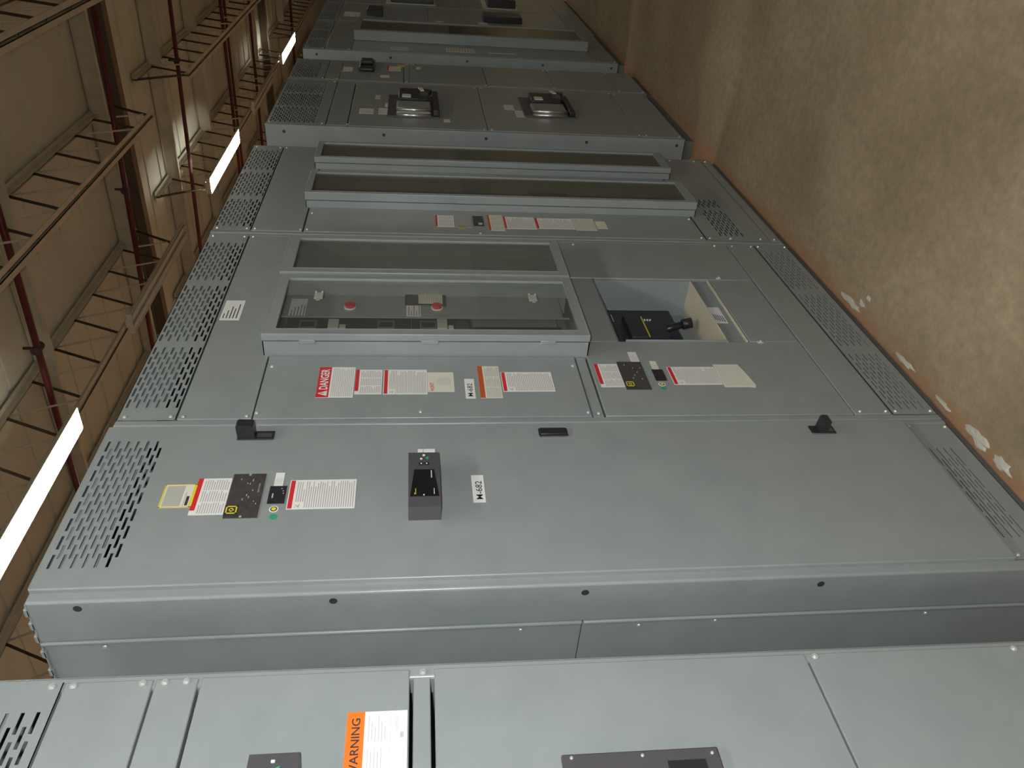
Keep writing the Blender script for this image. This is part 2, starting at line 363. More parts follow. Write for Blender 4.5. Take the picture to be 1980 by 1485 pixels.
# door with slots cut near its head
dx0, dx1 = ax(1.160), ax(1.687); dz0, dz1 = .172, ZT-.001
m_ = MB()
vx0, vx1 = ax(1.210), ax(1.640)
vp = [(ax(1.212), ax(1.640))]
D_ = MB(); T = .0018
zr = []
for i in range(6):
    zr.append((az(2.307)-i*.0228, 0)); zr.append((az(2.307)-(i+.5)*.0228+0, 1)) if i < 6 else None
zt = dz1; sl, spp, sh = .0395, .0535, .0062
for z, ph in zr:
    D_.box(dx0+.003, dx1-.003, yd+.0002, yd+T, z+sh/2, zt); xx = ax(1.212) + (spp/2 if ph else 0); xl = dx0+.003
    while xx+sl <= ax(1.643)+.002:
        D_.box(xl, xx, yd+.0002, yd+T, z-sh/2, z+sh/2); xl = xx+sl; xx += spp
    D_.box(xl, dx1-.003, yd+.0002, yd+T, z-sh/2, z+sh/2); zt = z-sh/2
D_.box(dx0+.003, dx1-.003, yd+.0002, yd+T, dz0, zt)
D_.box(dx0, dx1, yd, yd+.012, dz1-.002, dz1)
D_.box(dx0-.003, dx0+.006, yd, yd+.016, dz0, dz1, 0, .0035, 3); D_.box(dx1-.006, dx1+.003, yd, yd+.016, dz0, dz1, 0, .0035, 3); D_.box(dx0, dx1, yd, yd+.016, dz0, dz0+.008, 0, .003, 3)
door = D_.build('door', GREY, A)
MB().box(dx0+.03, dx1-.03, .012, .014, az(2.225), az(2.318)).build('inner_baffle', GREYIN, A)
kick = vent(A, x0+.032, x1-.020, .032, .168, .002, [(ax(1.235), ax(1.61))], 4, (.022, .021), .075, .088, .004)
kick.name = 'kick_panel'
MB().box(x0+.032, x1-.020, -.006, .004, .160, .169, 0, .002).build('kick_rail', GREY, A)
screws(A, [(x1-.03, .155), (x1-.035, .045), (x0+.045, .15)], .002)
# latches on the hinge-free side
def latch(z0, z1, lifted=None):
    xa, xb = 1.612, 1.646
    o = MB().box(xa, xb, yd-.004, yd, z0, z1, 0, .002).build('latch', BLACK, A)
    if lifted is None:
        MB().box(xa+.003, xb-.003, yd-.009, yd-.004, z0+.003, z1-.003, 0, .003, 3).build('lever', BLACK, o)
    else:
        za, zb_, dz = lifted
        m_ = MB(); pts = [(yd-.002, za), (yd-.002, zb_), (yd-.040, zb_+dz-.001), (yd-.044, zb_+dz-.006), (yd-.043, za+dz+.004), (yd-.039, za+dz)]
        m_.prism(pts, xa+.003, xb-.003, 0, 'x'); m_.build('lever', BLACK, o)
        MB().box(xa+.008, xb-.008, yd-.0042, yd-.004, z0+.006, za-.004).build('keyhole_plate', DKGREY, o)
    return o
latch(az(1.912), az(2.003), (az(1.958), az(2.001), .002)); latch(az(1.148), az(1.227)); latch(az(.388), az(.460), (az(.416), az(.440), -.003))
# stickers on the door
def ast(name, a, b_, c, d, paper, *args, **kw): return sticker(A, name, ax(a), ax(b_), az(c), az(d), yd, paper, *args, **kw)
yl = ast('capacity_label', 1.386, 1.463, 2.062, 2.134, CREAM, None, 0, 5, ink=PALEINK)
m_ = MB(); X0, X1, Z0, Z1, yt = ax(1.386), ax(1.463), az(2.062), az(2.134), yd-.0008
for b4 in ((X0, X1, Z0, Z0+.006), (X0, X1, Z1-.003, Z1), (X0, X0+.002, Z0, Z1), (X1-.002, X1, Z0, Z1)): m_.box(b4[0], b4[1], yt-.0006, yt, b4[2], b4[3])
m_.box(X0+.004, X1-.004, yt-.0003, yt, Z0+.026, Z1-.006, 1); m_.box(X0+.006, X0+.036, yt-.0006, yt, Z0+.010, Z0+.016, 2); m_.box(X0+.008, X1-.01, yt-.0006, yt, Z0+.028, Z0+.032, 3)
m_.build('yellow_border', [YELLOW, LILACG := plain('label_greyfield', (.42, .43, .38), .6), INK, GRAYINK], yl)
rl = ast('arc_flash_label', 1.360, 1.483, 1.987, 2.063, WHITE, RED, .011, 11, cols=3)
MB().box(ax(1.36), ax(1.374), yd-.0014, yd-.0008, az(2.048), az(2.063)).build('header_pictogram', WHITE, rl)
npl = MB().box(ax(1.347), ax(1.496), yd-.0022, yd, az(1.910), az(1.985)).build('nameplate', PLATE, A)
def square_logo(parent, xa, za, s, y):
    """yellow square outline around a smaller square, on a black corner"""
    m_ = MB(); m_.box(xa-s*.32, xa+s*1.12, y-.0004, y, za-s*.08, za+s*1.12, 1)
    t_ = s*.12
    for b4 in ((0, 1, 0, .12), (0, 1, .88, 1), (0, .12, 0, 1), (.88, 1, 0, 1), (.28, .72, .28, .38), (.28, .72, .62, .72), (.28, .38, .28, .72), (.62, .72, .28, .72)):
        m_.box(xa+b4[0]*s, xa+b4[1]*s, y-.0009, y-.0004, za+b4[2]*s, za+b4[3]*s, 0)
    return m_.build('square_emblem', [YELLOW, INK], parent)
square_logo(npl, ax(1.360), az(1.958), .0245, yd-.0022)
m_ = MB()
for (u, v) in ((.9, .72), (.78, .42), (.86, .35), (.8, .5), (.5, .45), (.45, .38), (.62, .3), (.4, .55), (.36, .2), (.78, .12), (.3, .12)):
    xx = ax(1.347)+(ax(1.496)-ax(1.347))*u*.95; zz = az(1.910)+(az(1.985)-az(1.910))*v; m_.box(xx, xx+random.uniform(.003, .009), yd-.0026, yd-.0022, zz, zz+.0018)
m_.build('plate_print', PALEINK, npl)
text(npl, 'SERVICE', ax(1.43), az(1.918), .004, yd-.0022, PALEINK, w=.026)
for xx, zz in ((ax(1.350), az(1.947)), (ax(1.492), az(1.947))): MB().cyl((xx, yd-.0022, zz), (xx, yd-.0035, zz), .003, 0, 10).build('rivet', SCREW, npl)
ts = MB().box(ax(1.392), ax(1.451), yd-.002, yd, az(1.856), az(1.895)).build('rating_plate', BLACK, A)
m_ = MB(); m_.box(ax(1.410), ax(1.425), yd-.0024, yd-.002, az(1.884), az(1.887))
for xx, zz in ((1.432, 1.862), (1.424, 1.861), (1.440, 1.866)): m_.box(ax(xx), ax(xx)+.003, yd-.0024, yd-.002, az(zz), az(zz)+.002)
m_.build('plate_print', PALEINK, ts)
ast('small_white_tag', 1.453, 1.500, 1.867, 1.888, WHITE, None, 0, 5, ink=GRAYINK)
def round_sticker(parent, x, z, y, r, kind):
    m_ = MB()
    if kind == 'target':
        m_.cyl((x, y, z), (x, y-.0008, z), r, 0, 24); m_.cyl((x, y-.0008, z), (x, y-.0011, z), r*.74, 1, 24); m_.cyl((x, y-.0011, z), (x, y-.0014, z), r*.5, 2, 20)
        return m_.build('inspection_sticker', [WHITE, INK, YELLOW], parent)
    m_.cyl((x, y, z), (x, y-.0008, z), r, 0, 24); return m_.build('green_dot_sticker', GREENS, parent)
round_sticker(A, ax(1.374), az(1.877), yd, .0105, 'target'); round_sticker(A, ax(1.349), az(1.875), yd, .0085, 'g')
ast('danger_instruction_label', 1.372, 1.472, 1.695, 1.850, WHITE, RED, .012, 26, hside=.002, hinset=.002, pict=True)
meter(A, 1.315, 1.505, 1.497, 1.571, yd)
MB().box(1.50, 1.566, yd-.003, yd, 1.505, 1.548).box(1.50, 1.566, yd-.0034, yd-.003, 1.534, 1.5348, 1).build('paper_tag', [WHITE, INK], A)
tg = ast('asset_tag', 1.382, 1.479, 1.388, 1.418, WHITE)
text(tg, 'M-682', ax(1.392), az(1.394), .0165, yd-.0008, INK, w=.064, bold=.004)

# ================================================================== CABINET B (wide, glazed metering box)
B = thing('switchgear_cabinet', 'widest grey cabinet, with two glazed doors, red DANGER label and breaker window', 'electrical cabinet', (2.29, 0, 0), CG)
x0, x1 = 1.6905, 2.889
shell(B, x0, x1)
px0, px1 = 1.716, 2.864
vent(B, px0, px1, 2.172, 2.317, -.001, [(1.768, 2.078), (2.104, 2.470), (2.498, 2.812)], 6, (.010, .0252))
MB().box(px0, px1, .02, .022, 2.228, 2.312).build('inner_baffle', GREYIN, B)
panel(B, px0, px1, 1.981, 2.170)
panel(B, px0, 2.022, 1.065, 1.979, name='hinged_panel')
panel(B, px0, 2.024, 1.030, 1.063, .003, name='crossbar')
# lower compartment
panel(B, px0, 2.112, .292, 1.027, name='lower_door'); panel(B, 2.556, px1, .292, 1.020)
panel(B, 2.114, 2.555, .905, 1.018, .001)
panel(B, px0, px1, .176, .290, name='lower_rail_panel')
panel(B, 2.713, px1, 1.022, 1.979)
m_ = MB()
m_.box(2.114, 2.116, .002, .145, .54, .905).box(2.5415, 2.555, .001, .145, .54, .905).box(2.114, 2.545, .0, .145, .536, .540, 1).box(2.114, 2.545, .001, .145, .903, .905).box(2.114, 2.55, .145, .147, .53, .91)
m_.build('breaker_recess', [GREYIN, LIT_BEIGE], B)
m_ = MB(); m_.box(2.28, 2.538, .122, .145, .600, .900, 0, .004); br = m_.build('circuit_breaker', DARKIN, B)
MB().box(2.30, 2.46, .095, .122, .66, .80, 0, .003).build('trip_unit', DARKIN, br)
MB().cyl((2.375, .118, .685), (2.375, .085, .590), .016, 0, 14, .012).cyl((2.375, .088, .600), (2.375, .080, .568), .019, 0, 14).build('operating_handle', BLACK, br)
MB().box(2.478, 2.502, .121, .122, .648, .668).box(2.45, 2.50, .121, .122, .83, .832).build('rating_sticker', CREAM, br)
MB().box(2.30, 2.44, .093, .095, .735, .739).build('yellow_stripe', YELLOW, br)
for zz in (.71, .72, .73): MB().cyl((2.41, .095, zz), (2.41, .088, zz), .004, 0, 8).build('terminal_screw', SCREW, br)
st = MB().box(2.116, 2.554, .010, .014, .470, .537).build('recessed_strip', GREYIN, B)
MB().box(2.118, 2.553, -.001, .010, .466, .472, 0, .002).box(2.118, 2.546, -.002, .008, .537, .541, 0, .001).build('folded_lip', LIT_BEIGE, B)
sl_ = MB().box(2.252, 2.360, .0088, .010, .488, .535).build('white_label', LILAC, B)
m_ = MB()
for i in range(5): m_.box(2.258+.004*i, 2.300+.003*i, .0084, .0088, .495+i*.007, .4975+i*.007)
m_.build('fine_print', INK, sl_)
panel(B, 2.114, 2.554, .294, .464)
MB().box(2.116, 2.122, -.004, .004, .54, .88, 0, .002).build('opening_lip', GREY, B); MB().box(2.55, 2.556, -.004, .004, .36, .90, 0, .002).build('opening_lip', GREY, B)
for xx, zz in ((2.561, .424), (2.109, .430)): MB().box(xx-.006, xx+.006, -.006, 0, zz-.010, zz+.010, 0, .002).cyl((xx, -.006, zz), (xx, -.010, zz), .004, 0, 8).build('quarter_turn_latch', SCREW, B)
vent(B, px0, px1, .034, .173, -.001, [(1.74, 2.06), (2.09, 2.46), (2.49, 2.83)], 5, (.018, .0235), sh=.0042)
screws(B, [(1.742, 1.971), (1.964, 1.963), (1.734, 1.075), (1.968, 1.079), (1.742, 1.539), (1.728, 2.30), (1.728, 2.186), (1.728, 2.155), (1.728, 1.995), (2.852, 2.30), (2.852, 2.186), (2.852, 2.155), (2.852, 1.995),
           (1.729, 1.046), (1.728, .27), (1.728, .19), (1.728, .16), (1.728, .05), (2.852, .345), (2.852, .27), (2.852, .19), (2.852, .16), (2.852, .045), (2.84, .93)], -.001)
# glazed doors
BX = []
def glazed(parent, xa, xb, za, zb_, yf, gx0, gx1, gz0, gz1, split, pane, hinges=()):
    bx_ = MB(); t = .003
    bx_.box(xa, xa+t, split+.001, .004, za, zb_).box(xb-t, xb, split+.001, .004, za, zb_).box(xa, xb, split+.001, .004, za, za+t).box(xa, xb, split+.001, .004, zb_-t, zb_)
    bo = bx_.build('glazed_enclosure', GREY, parent)
    d = MB(); q = .0032
    d.box(xa, gx0, yf, yf+.004, za, zb_, 0).box(gx1, xb, yf, yf+.004, za, zb_).box(gx0, gx1, yf, yf+.004, za, gz0).box(gx0, gx1, yf, yf+.004, gz1, zb_)
    d.box(xa-.001, xa+.006, yf-.0005, split-.001, za-.001, zb_+.001, 0, .003, 3).box(xb-.006, xb+.001, yf-.0005, split-.001, za-.001, zb_+.001, 0, .003, 3)
    d.box(xa, xb, yf-.0005, split-.001, za-.001, za+.006, 0, .003, 3).box(xa, xb, yf-.0005, split-.001, zb_-.006, zb_+.001, 0, .003, 3)
    for a_, b_, c, e in ((gx0-.002, gx0+.001, gz0, gz1), (gx1-.001, gx1+.002, gz0, gz1), (gx0, gx1, gz0-.002, gz0+.001), (gx0, gx1, gz1-.001, gz1+.002)): d.box(a_, b_, yf-.0008, yf+.010, c, e)
    d.build('door_frame', GREY, bo)
    MB().box(gx0-.008, gx1+.008, yf+.006, yf+.009, gz0-.008, gz1+.008).build('glass_pane', pane, bo)
    for h0, h1 in hinges: MB().box(xa-.0045, xa+.002, split-.007, split+.008, h0, h1, 0, .0025).build('hinge', GREY, bo)
    return bo
g1 = glazed(B, 2.026, 2.409, 1.022, 1.995, -.075, 2.056, 2.379, 1.052, 1.959, -.050, GLASS, ((1.843, 1.891), (1.483, 1.535), (1.127, 1.174)))
g2 = glazed(B, 2.424, 2.711, 1.022, 1.995, -.075, 2.454, 2.690, 1.053, 1.957, -.050, HAZY)
for zz in (1.856, 1.167):
    MB().box(2.262, 2.300, -.066, -.060, zz-.014, zz+.014, 0, .002).box(2.25, 2.262, -.0655, -.063, zz-.006, zz+.006, 0).cyl((2.30, -.069, zz-.01), (2.30, -.057, zz-.01), .003).cyl((2.30, -.069, zz+.01), (2.30, -.057, zz+.01), .003).build('clear_pull_tab', [plain('clear_plastic', (.62, .66, .66), .15)], g1)
# what stands behind the near glass
ip = MB().box(2.258, 2.398, 0, .003, 1.06, 1.975, 0, .001).box(2.256, 2.260, -.002, .003, 1.04, 1.985).build('inner_dead_front', GREYIN, B)
MB().box(2.405, 2.43, .010, .013, 1.03, 1.985).box(2.40, 2.402, .003, .06, 1.03, 1.985).build('inner_side_plate', GREYIN, B)
MB().box(2.03, 2.864, .10, .103, 1.02, 1.99).box(2.03, 2.033, 0, .10, 1.02, 1.99).box(2.70, 2.703, 0, .10, 1.02, 1.99).box(2.03, 2.70, 0.004, .10, 1.018, 1.022).box(2.03, 2.7, 0.004, .10, 1.985, 1.989).build('inner_liner', GREYIN, B)
for za, zb_ in ((1.568, 1.97), (1.365, 1.563)):
    mr_ = MB().box(2.16, 2.345, .05, .095, za, zb_, 0, .003).build('relay_unit', DARKIN, B)
    for zc in ([1.90, 1.647] if za > 1.5 else [1.508]):
        MB().box(2.268, 2.320, .0475, .05, zc-.028, zc+.028).build('display_bezel', LCD, mr_)
        MB().box(2.276, 2.306, .0465, .0475, zc-.022, zc+.022).build('display', BLACK, mr_)
    if za > 1.5:
        for zc in (1.818,): MB().box(2.268, 2.325, .0465, .05, zc-.017, zc+.017).box(2.268, 2.290, .0465, .05, zc-.040, zc-.020).build('rating_sticker', CREAM, mr_)
    else:
        MB().box(2.268, 2.330, .0465, .05, 1.445, 1.478).box(2.268, 2.288, .0465, .05, 1.425, 1.441).build('rating_sticker', CREAM, mr_)
        MB().box(2.268, 2.318, .0475, .05, 1.375, 1.415).build('display_bezel', DKGREY, mr_)
MB().box(2.16, 2.345, .05, .06, 1.07, 1.360, 0, .002).build('blank_filler', GREYIN, B)
MB().box(2.16, 2.275, .045, .052, 1.06, 1.362).build('filler_slot', BLACK, B)
for zz in (1.763, 1.479):
    bt = MB().cyl((2.319, 0, zz), (2.319, -.004, zz), .0195, 0, 24).build('button_collar', WHITE, B)
    MB().cyl((2.322, -.004, zz), (2.322, -.012, zz), .0165, 0, 24).build('red_button', RED, bt)
for nm, a_, b_, c, d_, yy_ in (('paper_label', 2.259, 2.374, 1.903, 1.955, 0), ('paper_label', 2.264, 2.371, 1.533, 1.580, 0)):
    sticker(B, nm, a_, b_, c, d_, yy_, LILAC, None, 0, 5, ink=INK)
cv = MB().box(2.335, 2.455, -.004, .012, 1.448, 1.585, 0, .004).build('cover_plate', BLACK, B)
sticker(cv, 'paper_label', 2.343, 2.43, 1.460, 1.540, -.004, CREAM, None, 0, 12); sticker(cv, 'paper_label', 2.432, 2.456, 1.455, 1.52, -.004, LILAC, None, 0, 3, ink=INK)
MB().box(2.60, 2.605, .02, .10, 1.03, 1.98).box(2.49, 2.66, .05, .053, 1.03, 1.98).box(2.52, 2.523, .03, .05, 1.03, 1.98).build('busbar_cover', GREYIN, B)
# stickers on the narrow hinged panel
def bst(name, a, b_, c, d, paper, *args, **kw): return sticker(B, name, a, b_, c, d, -.001, paper, *args, **kw)
dl = bst('danger_label', 1.811, 1.961, 1.725, 1.826, WHITE, RED, .034, 12, cols=1, ink=PALEINK)
text(dl, 'DANGER', 1.848, 1.7975, .0235, -.0021, WHITE, w=.102, bold=.02)
MB().prism([(1.817, 1.7965), (1.842, 1.7965), (1.8295, 1.8215)], -.0026, -.0021).prism([(1.8280, 1.804), (1.831, 1.804), (1.831, 1.815), (1.828, 1.815)], -.0029, -.0026, 1).build('alert_triangle', [WHITE, RED], dl)
rl2 = bst('arc_flash_label', 1.826, 1.948, 1.647, 1.722, WHITE, RED, .010, 12, cols=3)
MB().box(1.826, 1.840, -.0024, -.0018, 1.708, 1.722).build('header_pictogram', WHITE, rl2)
bst('danger_instruction_label', 1.825, 1.948, 1.519, 1.643, WHITE, RED, .012, 24, hside=.002, hinset=.002, pict=True)
hl = bst('contractor_label', 1.836, 1.934, 1.442, 1.518, CREAM, None, 0, 0)
text(hl, 'HUNT', 1.840, 1.500, .0115, -.0018, RED, w=.040, bold=.01)
m_ = MB()
for i in range(9): m_.box(1.872-.003*(i % 3), 1.905+.004*(i % 2), -.0021, -.0018, 1.488-i*.0045, 1.4895-i*.0045)
m_.build('fine_print', PALEINK, hl)
tg = bst('asset_tag', 1.803, 1.900, 1.384, 1.412, WHITE)
text(tg, 'M-682', 1.812, 1.3905, .0155, -.0018, INK, w=.064, bold=.004)
bst('orange_header_label', 1.805, 1.966, 1.307, 1.370, CREAM, RUSTO, .014, 9, cols=3)
bst('danger_instruction_label', 1.836, 1.935, 1.152, 1.303, WHITE, RED, .012, 26, hside=.002, hinset=.002, pict=True)
# stickers on the lower door
rl3 = bst('arc_flash_label', 1.857, 1.979, .941, 1.013, WHITE, RED, .011, 11, cols=3)
MB().box(1.857, 1.871, -.0024, -.0018, .999, 1.013).build('header_pictogram', WHITE, rl3)
np2 = MB().box(1.843, 1.990, -.003, -.001, .864, .939).build('nameplate', PLATE, B); square_logo(np2, 1.858, .911, .024, -.003)
m_ = MB()
for (u, v) in ((.9, .72), (.78, .42), (.5, .45), (.62, .3), (.4, .55), (.36, .2), (.78, .12)): m_.box(1.843+.14*u, 1.843+.14*u+.006, -.0034, -.003, .864+.075*v, .866+.075*v)
m_.build('plate_print', PALEINK, np2)
bst('small_white_tag', 1.992, 2.048, .865, .892, LILAC, None, 0, 5)
MB().box(1.889, 1.948, -.003, -.001, .805, .839).build('rating_plate', BLACK, B)
bst('small_white_tag', 1.948, 1.996, .814, .834, CREAM, None, 0, 4)
round_sticker(B, 1.871, .826, -.001, .0105, 'target'); round_sticker(B, 1.850, .826, -.001, .0085, 'g')
bst('danger_instruction_label', 1.868, 1.963, .638, .788, WHITE, RED, .012, 26, hside=.002, hinset=.002, pict=True)
m_ = MB().prism([(1.855, .636), (1.976, .636), (1.976, .556), (1.93, .546), (1.864, .536), (1.852, .541), (1.855, .560)], -.0024, -.0012)
for i in range(11): m_.box(1.862, 1.968-.004*(i % 3), -.0027, -.0024, .628-i*.007, .6295-i*.007, 1)
m_.build('torn_paper_label', [CREAM, PALEINK], B)
wl2 = bst('white_label', 2.229, 2.356, 2.100, 2.160, WHITE)
m_ = MB()
for i, ln in enumerate((.03, .05, .075, .062, .09)): m_.box(2.240, 2.240+ln, -.0021, -.0018, 2.150-i*.010, 2.153-i*.010)
m_.build('fine_print', INK, wl2)

# ================================================================== CABINET C
Cc = thing('switchgear_cabinet', 'grey cabinet with two full-height glazed doors, last before the wide gap', 'electrical cabinet', (3.402, 0, 0), CG)
x0, x1 = 2.8895, 3.915
shell(Cc, x0, x1); px0, px1 = 2.915, 3.890
vent(Cc, px0, px1, 2.176, 2.317, -.001, [(2.950, 3.24), (3.265, 3.55), (3.575, 3.86)], 6, (.010, .0248))
MB().box(px0, px1, .02, .022, 2.228, 2.312).build('inner_baffle', GREYIN, Cc)
panel(Cc, px0, px1, 1.982, 2.174); panel(Cc, px0, 3.158, .358, 1.978, name='hinged_panel'); panel(Cc, 3.84, px1, .358, 1.978)
vent(Cc, px0, px1, .080, .356, -.001, [(2.955, 3.24), (3.265, 3.37)], 5, (.075, .024)); panel(Cc, px0, px1, .034, .079)
screws(Cc, [(2.93, 1.965), (3.09, 1.962), (2.927, .375), (3.12, .372), (2.927, 1.29), (2.927, 2.30), (2.927, 2.19), (2.927, 2.16), (2.927, 1.99), (3.88, 2.30), (3.88, 2.19), (3.88, 2.16), (2.927, .34), (2.927, .25), (2.927, .12), (2.927, .06), (3.88, .34), (3.88, .25), (3.88, .12), (3.88, .06), (3.88, .38)])
glazed(Cc, 3.156, 3.405, .335, 1.993, -.066, 3.172, 3.390, .372, 1.970, -.030, SHEEN)
glazed(Cc, 3.612, 3.838, .325, 2.000, -.055, 3.628, 3.820, .362, 1.975, -.028, SHEEN)
panel(Cc, 3.407, 3.610, .358, 1.978)
MB().box(3.16, 3.84, .09, .093, .34, 1.99).box(3.30, 3.303, .0, .09, .34, 1.99).build('inner_liner', GREYIN, Cc)
m_ = MB().box(3.20, 3.275, -.045, .02, .89, 1.06, 0, .004); rb = m_.build('relay_unit', BLACK, Cc)
def cst(name, a, b_, c, d, paper, *args, **kw): return sticker(Cc, name, a, b_, c, d, -.001, paper, *args, **kw)
rl4 = cst('arc_flash_label', 2.986, 3.100, 1.391, 1.466, WHITE, RED, .008, 12, cols=3)
np3 = MB().box(2.985, 3.10, -.0028, -.001, 1.318, 1.388).build('nameplate', plain('nameplate_pale', (.30, .30, .30), .3), Cc)
MB().box(2.975, 3.00, -.0034, -.001, 1.345, 1.375).build('yellow_sticker', plain('olive_print', (.30, .29, .06), .5), Cc)
rp = MB().box(3.00, 3.10, -.003, -.001, 1.27, 1.312).build('rating_plate', BLACK, Cc); MB().box(3.01, 3.03, -.0036, -.003, 1.276, 1.292).build('plate_print', PALEINK, rp)
cst('orange_header_label', 2.958, 3.116, 1.188, 1.252, CREAM, RUSTO, .009, 9, cols=3)
cst('danger_instruction_label', 2.981, 3.100, 1.056, 1.185, WHITE, RED, .008, 24); cst('danger_instruction_label', 2.989, 3.095, .895, 1.053, WHITE, RED, .010, 26)
cst('paper_label', 2.980, 3.101, .803, .892, CREAM, None, 0, 14); cst('paper_label', 3.000, 3.075, .755, .798, CREAM, None, 0, 6)

# ================================================================== CABINET D
def side_holes(parent, x, ys=.035):
    for z in (2.223, 1.708, 1.163, .611, .10): MB().cyl((x-.0006, ys, z), (x+.003, ys, z), .0085, 0, 14).build('bolt_hole_disc', HOLE_SHADE, parent)
D = thing('switchgear_cabinet', 'grey cabinet beyond the wide gap, carrying two draw-out circuit breakers', 'electrical cabinet', (4.715, 0, 0), CG)
x0, x1 = 4.250, 5.180; shell(D, x0, x1, zb=.055); side_holes(D, x0); px0, px1 = x0+.026, x1-.026
vent(D, px0, px1, 2.012, 2.317, -.001, [(4.30, 4.58), (4.60, 4.86), (4.88, 5.13)], 10, (.02, .0245)); panel(D, px0, px1, 1.902, 2.010, mat=GREY)
panel(D, px0, px1, 1.152, 1.898, name='breaker_door'); panel(D, px0, px1, .296, 1.150, name='breaker_door'); panel(D, px0, px1, .062, .294)
screws(D, [(4.29, z) for z in (2.30, 2.03, 1.90, 1.17, 1.13, .31, .27, .08)] + [(5.14, z) for z in (2.03, 1.17, 1.13, .31, .27)])
def breaker(parent, xa, xb, za, zb_, dep=.045):
    o = MB().box(xa-.02, xb+.02, -.010, -.001, za-.05, zb_+.05, 0, .002).build('draw_out_breaker', DKGREY, parent)
    MB().box(xa, xa+.16, -dep, -.010, za, zb_, 0, .008, 3).build('grey_escutcheon', GREYIN, o)
    MB().cyl((xa+.007, -dep+.007, za), (xa+.007, -dep+.007, zb_), .010, 0, 16).build('polished_rail', CHROME, o)
    MB().cyl((xa-.008, -.012, za), (xa-.008, -.012, zb_), .010, 0, 16).build('polished_rail', CHROME, o)
    MB().box(xa+.17, xb, -dep-.012, -.010, za+.01, zb_-.01, 0, .006).build('breaker_face', BLACK, o)
    MB().box(xa-.01, xb, -dep, -.010, za-.045, za-.012, 0, .004).build('lower_shroud', BLACK, o)
    MB().box(xa+.18, xa+.24, -dep-.015, -dep-.012, zb_-.08, zb_-.03).build('rating_sticker', CREAM, o)
    MB().prism([(xa+.24, za+.06), (xa+.30, za+.05), (xa+.27, za-.01), (xa+.22, za+.01)], -dep-.035, -dep-.012).build('charging_handle', BLACK, o)
    MB().prism([(xa+.235, za+.055), (xa+.30, za+.07), (xa+.29, za+.045), (xa+.24, za+.035)], -dep-.040, -dep-.035).build('handle_tip', CREAM, o)
    return o
breaker(D, 4.475, 4.86, 1.455, 1.645); breaker(D, 4.575, 4.92, .670, .870, .035)
def dst(P, name, a, b_, c, d, paper=CREAM, *args, **kw): return sticker(P, name, a, b_, c, d, -.001, paper, *args, **kw)
dst(D, 'paper_label', 4.50, 4.60, 1.770, 1.850, CREAM, None, 0, 6); dst(D, 'paper_label', 4.50, 4.62, 1.690, 1.745, LILAC, None, 0, 6); dst(D, 'paper_label', 4.80, 4.88, 1.742, 1.772, CREAM, None, 0, 4)
dst(D, 'paper_label', 4.645, 4.72, 1.690, 1.712, WHITE); dst(D, 'paper_label', 4.55, 4.68, .912, .966, LILAC, None, 0, 5); dst(D, 'paper_label', 4.69, 4.79, .963, 1.02, LILAC, None, 0, 5); dst(D, 'paper_label', 4.40, 4.45, 1.35, 1.385, CREAM, None, 0, 3)

# ================================================================== CABINET E
E = thing('switchgear_cabinet', 'narrow grey cabinet with small orange sticker, right behind the draw-out breakers', 'electrical cabinet', (5.445, 0, 0), CG)
x0, x1 = 5.1805, 5.715; shell(E, x0, x1, zb=.04); px0, px1 = x0+.026, x1-.026
vent(E, px0, px1, 2.100, 2.317, -.001, [(5.23, 5.66)], 7, (.02, .0245)); panel(E, px0, px1, 2.012, 2.098)
panel(E, px0, px1, 1.612, 2.010); panel(E, px0, px1, 1.574, 1.608, .001); panel(E, px0, px1, 1.082, 1.572); panel(E, px0, px1, .642, 1.080); panel(E, px0, px1, .21, .640); panel(E, px0, px1, .045, .208)
screws(E, [(5.22, z) for z in (2.30, 2.11, 2.02, 1.59, 1.09, .65, .22, .06)] + [(5.675, z) for z in (1.59, 1.55, .66, .63, .22)])
kn = MB().box(5.42, 5.66, -.03, -.001, 1.80, 1.90, 0, .012, 3).build('rotary_switch', BLACK, E)
MB().box(5.50, 5.58, -.055, -.03, 1.81, 1.89, 0, .008, 3).build('switch_knob', BLACK, kn)
dst(E, 'paper_label', 5.42, 5.53, 1.94, 2.0, LILAC, None, 0, 4); dst(E, 'arc_flash_label', 5.48, 5.60, 1.63, 1.72, CREAM, RED, .01, 6); dst(E, 'orange_sticker', 5.60, 5.66, 1.60, 1.655, GOLD); dst(E, 'paper_label', 5.56, 5.62, 1.50, 1.53, CREAM); dst(E, 'paper_label', 5.30, 5.36, 1.70, 1.76, CREAM)

# ================================================================== CABINET G, H, I (far end, after a second gap)
G = thing('switchgear_cabinet', 'distant grey cabinet after the second gap, with one tall projecting glazed box', 'electrical cabinet', (6.52, 0, 0), CG)
x0, x1 = 6.010, 7.035; shell(G, x0, x1, zb=.05); side_holes(G, x0); px0, px1 = x0+.026, x1-.026
vent(G, px0, px1, 2.170, 2.317, -.001, [(6.06, 6.34), (6.37, 6.66), (6.69, 6.98)], 5, (.02, .027)); panel(G, px0, px1, 1.985, 2.168); panel(G, px0, 6.33, .22, 1.983, name='hinged_panel'); panel(G, px0, px1, .055, .218); panel(G, 6.80, px1, .22, 1.983)
glazed(G, 6.335, 6.79, .225, 1.980, -.075, 6.37, 6.755, .26, 1.94, -.004, SHEEN)
MB().box(6.335, 6.8, .09, .093, .22, 1.98).build('inner_liner', DARKIN, G)
MB().box(6.36, 6.77, .01, .08, .42, 1.80, 0, .004).build('relay_unit', BLACK, G)  # black block added behind the pane to darken the window
MB().box(6.88, 6.96, -.035, -.001, .44, 1.78, 0, .004).build('cable_duct', BLACK, G)
for a_ in ((6.10, 6.19, 1.58, 1.71), (6.12, 6.25, 1.10, 1.31), (6.14, 6.16, .80, 1.0)): dst(G, 'paper_label', *a_, CREAM, None, 0, 10)
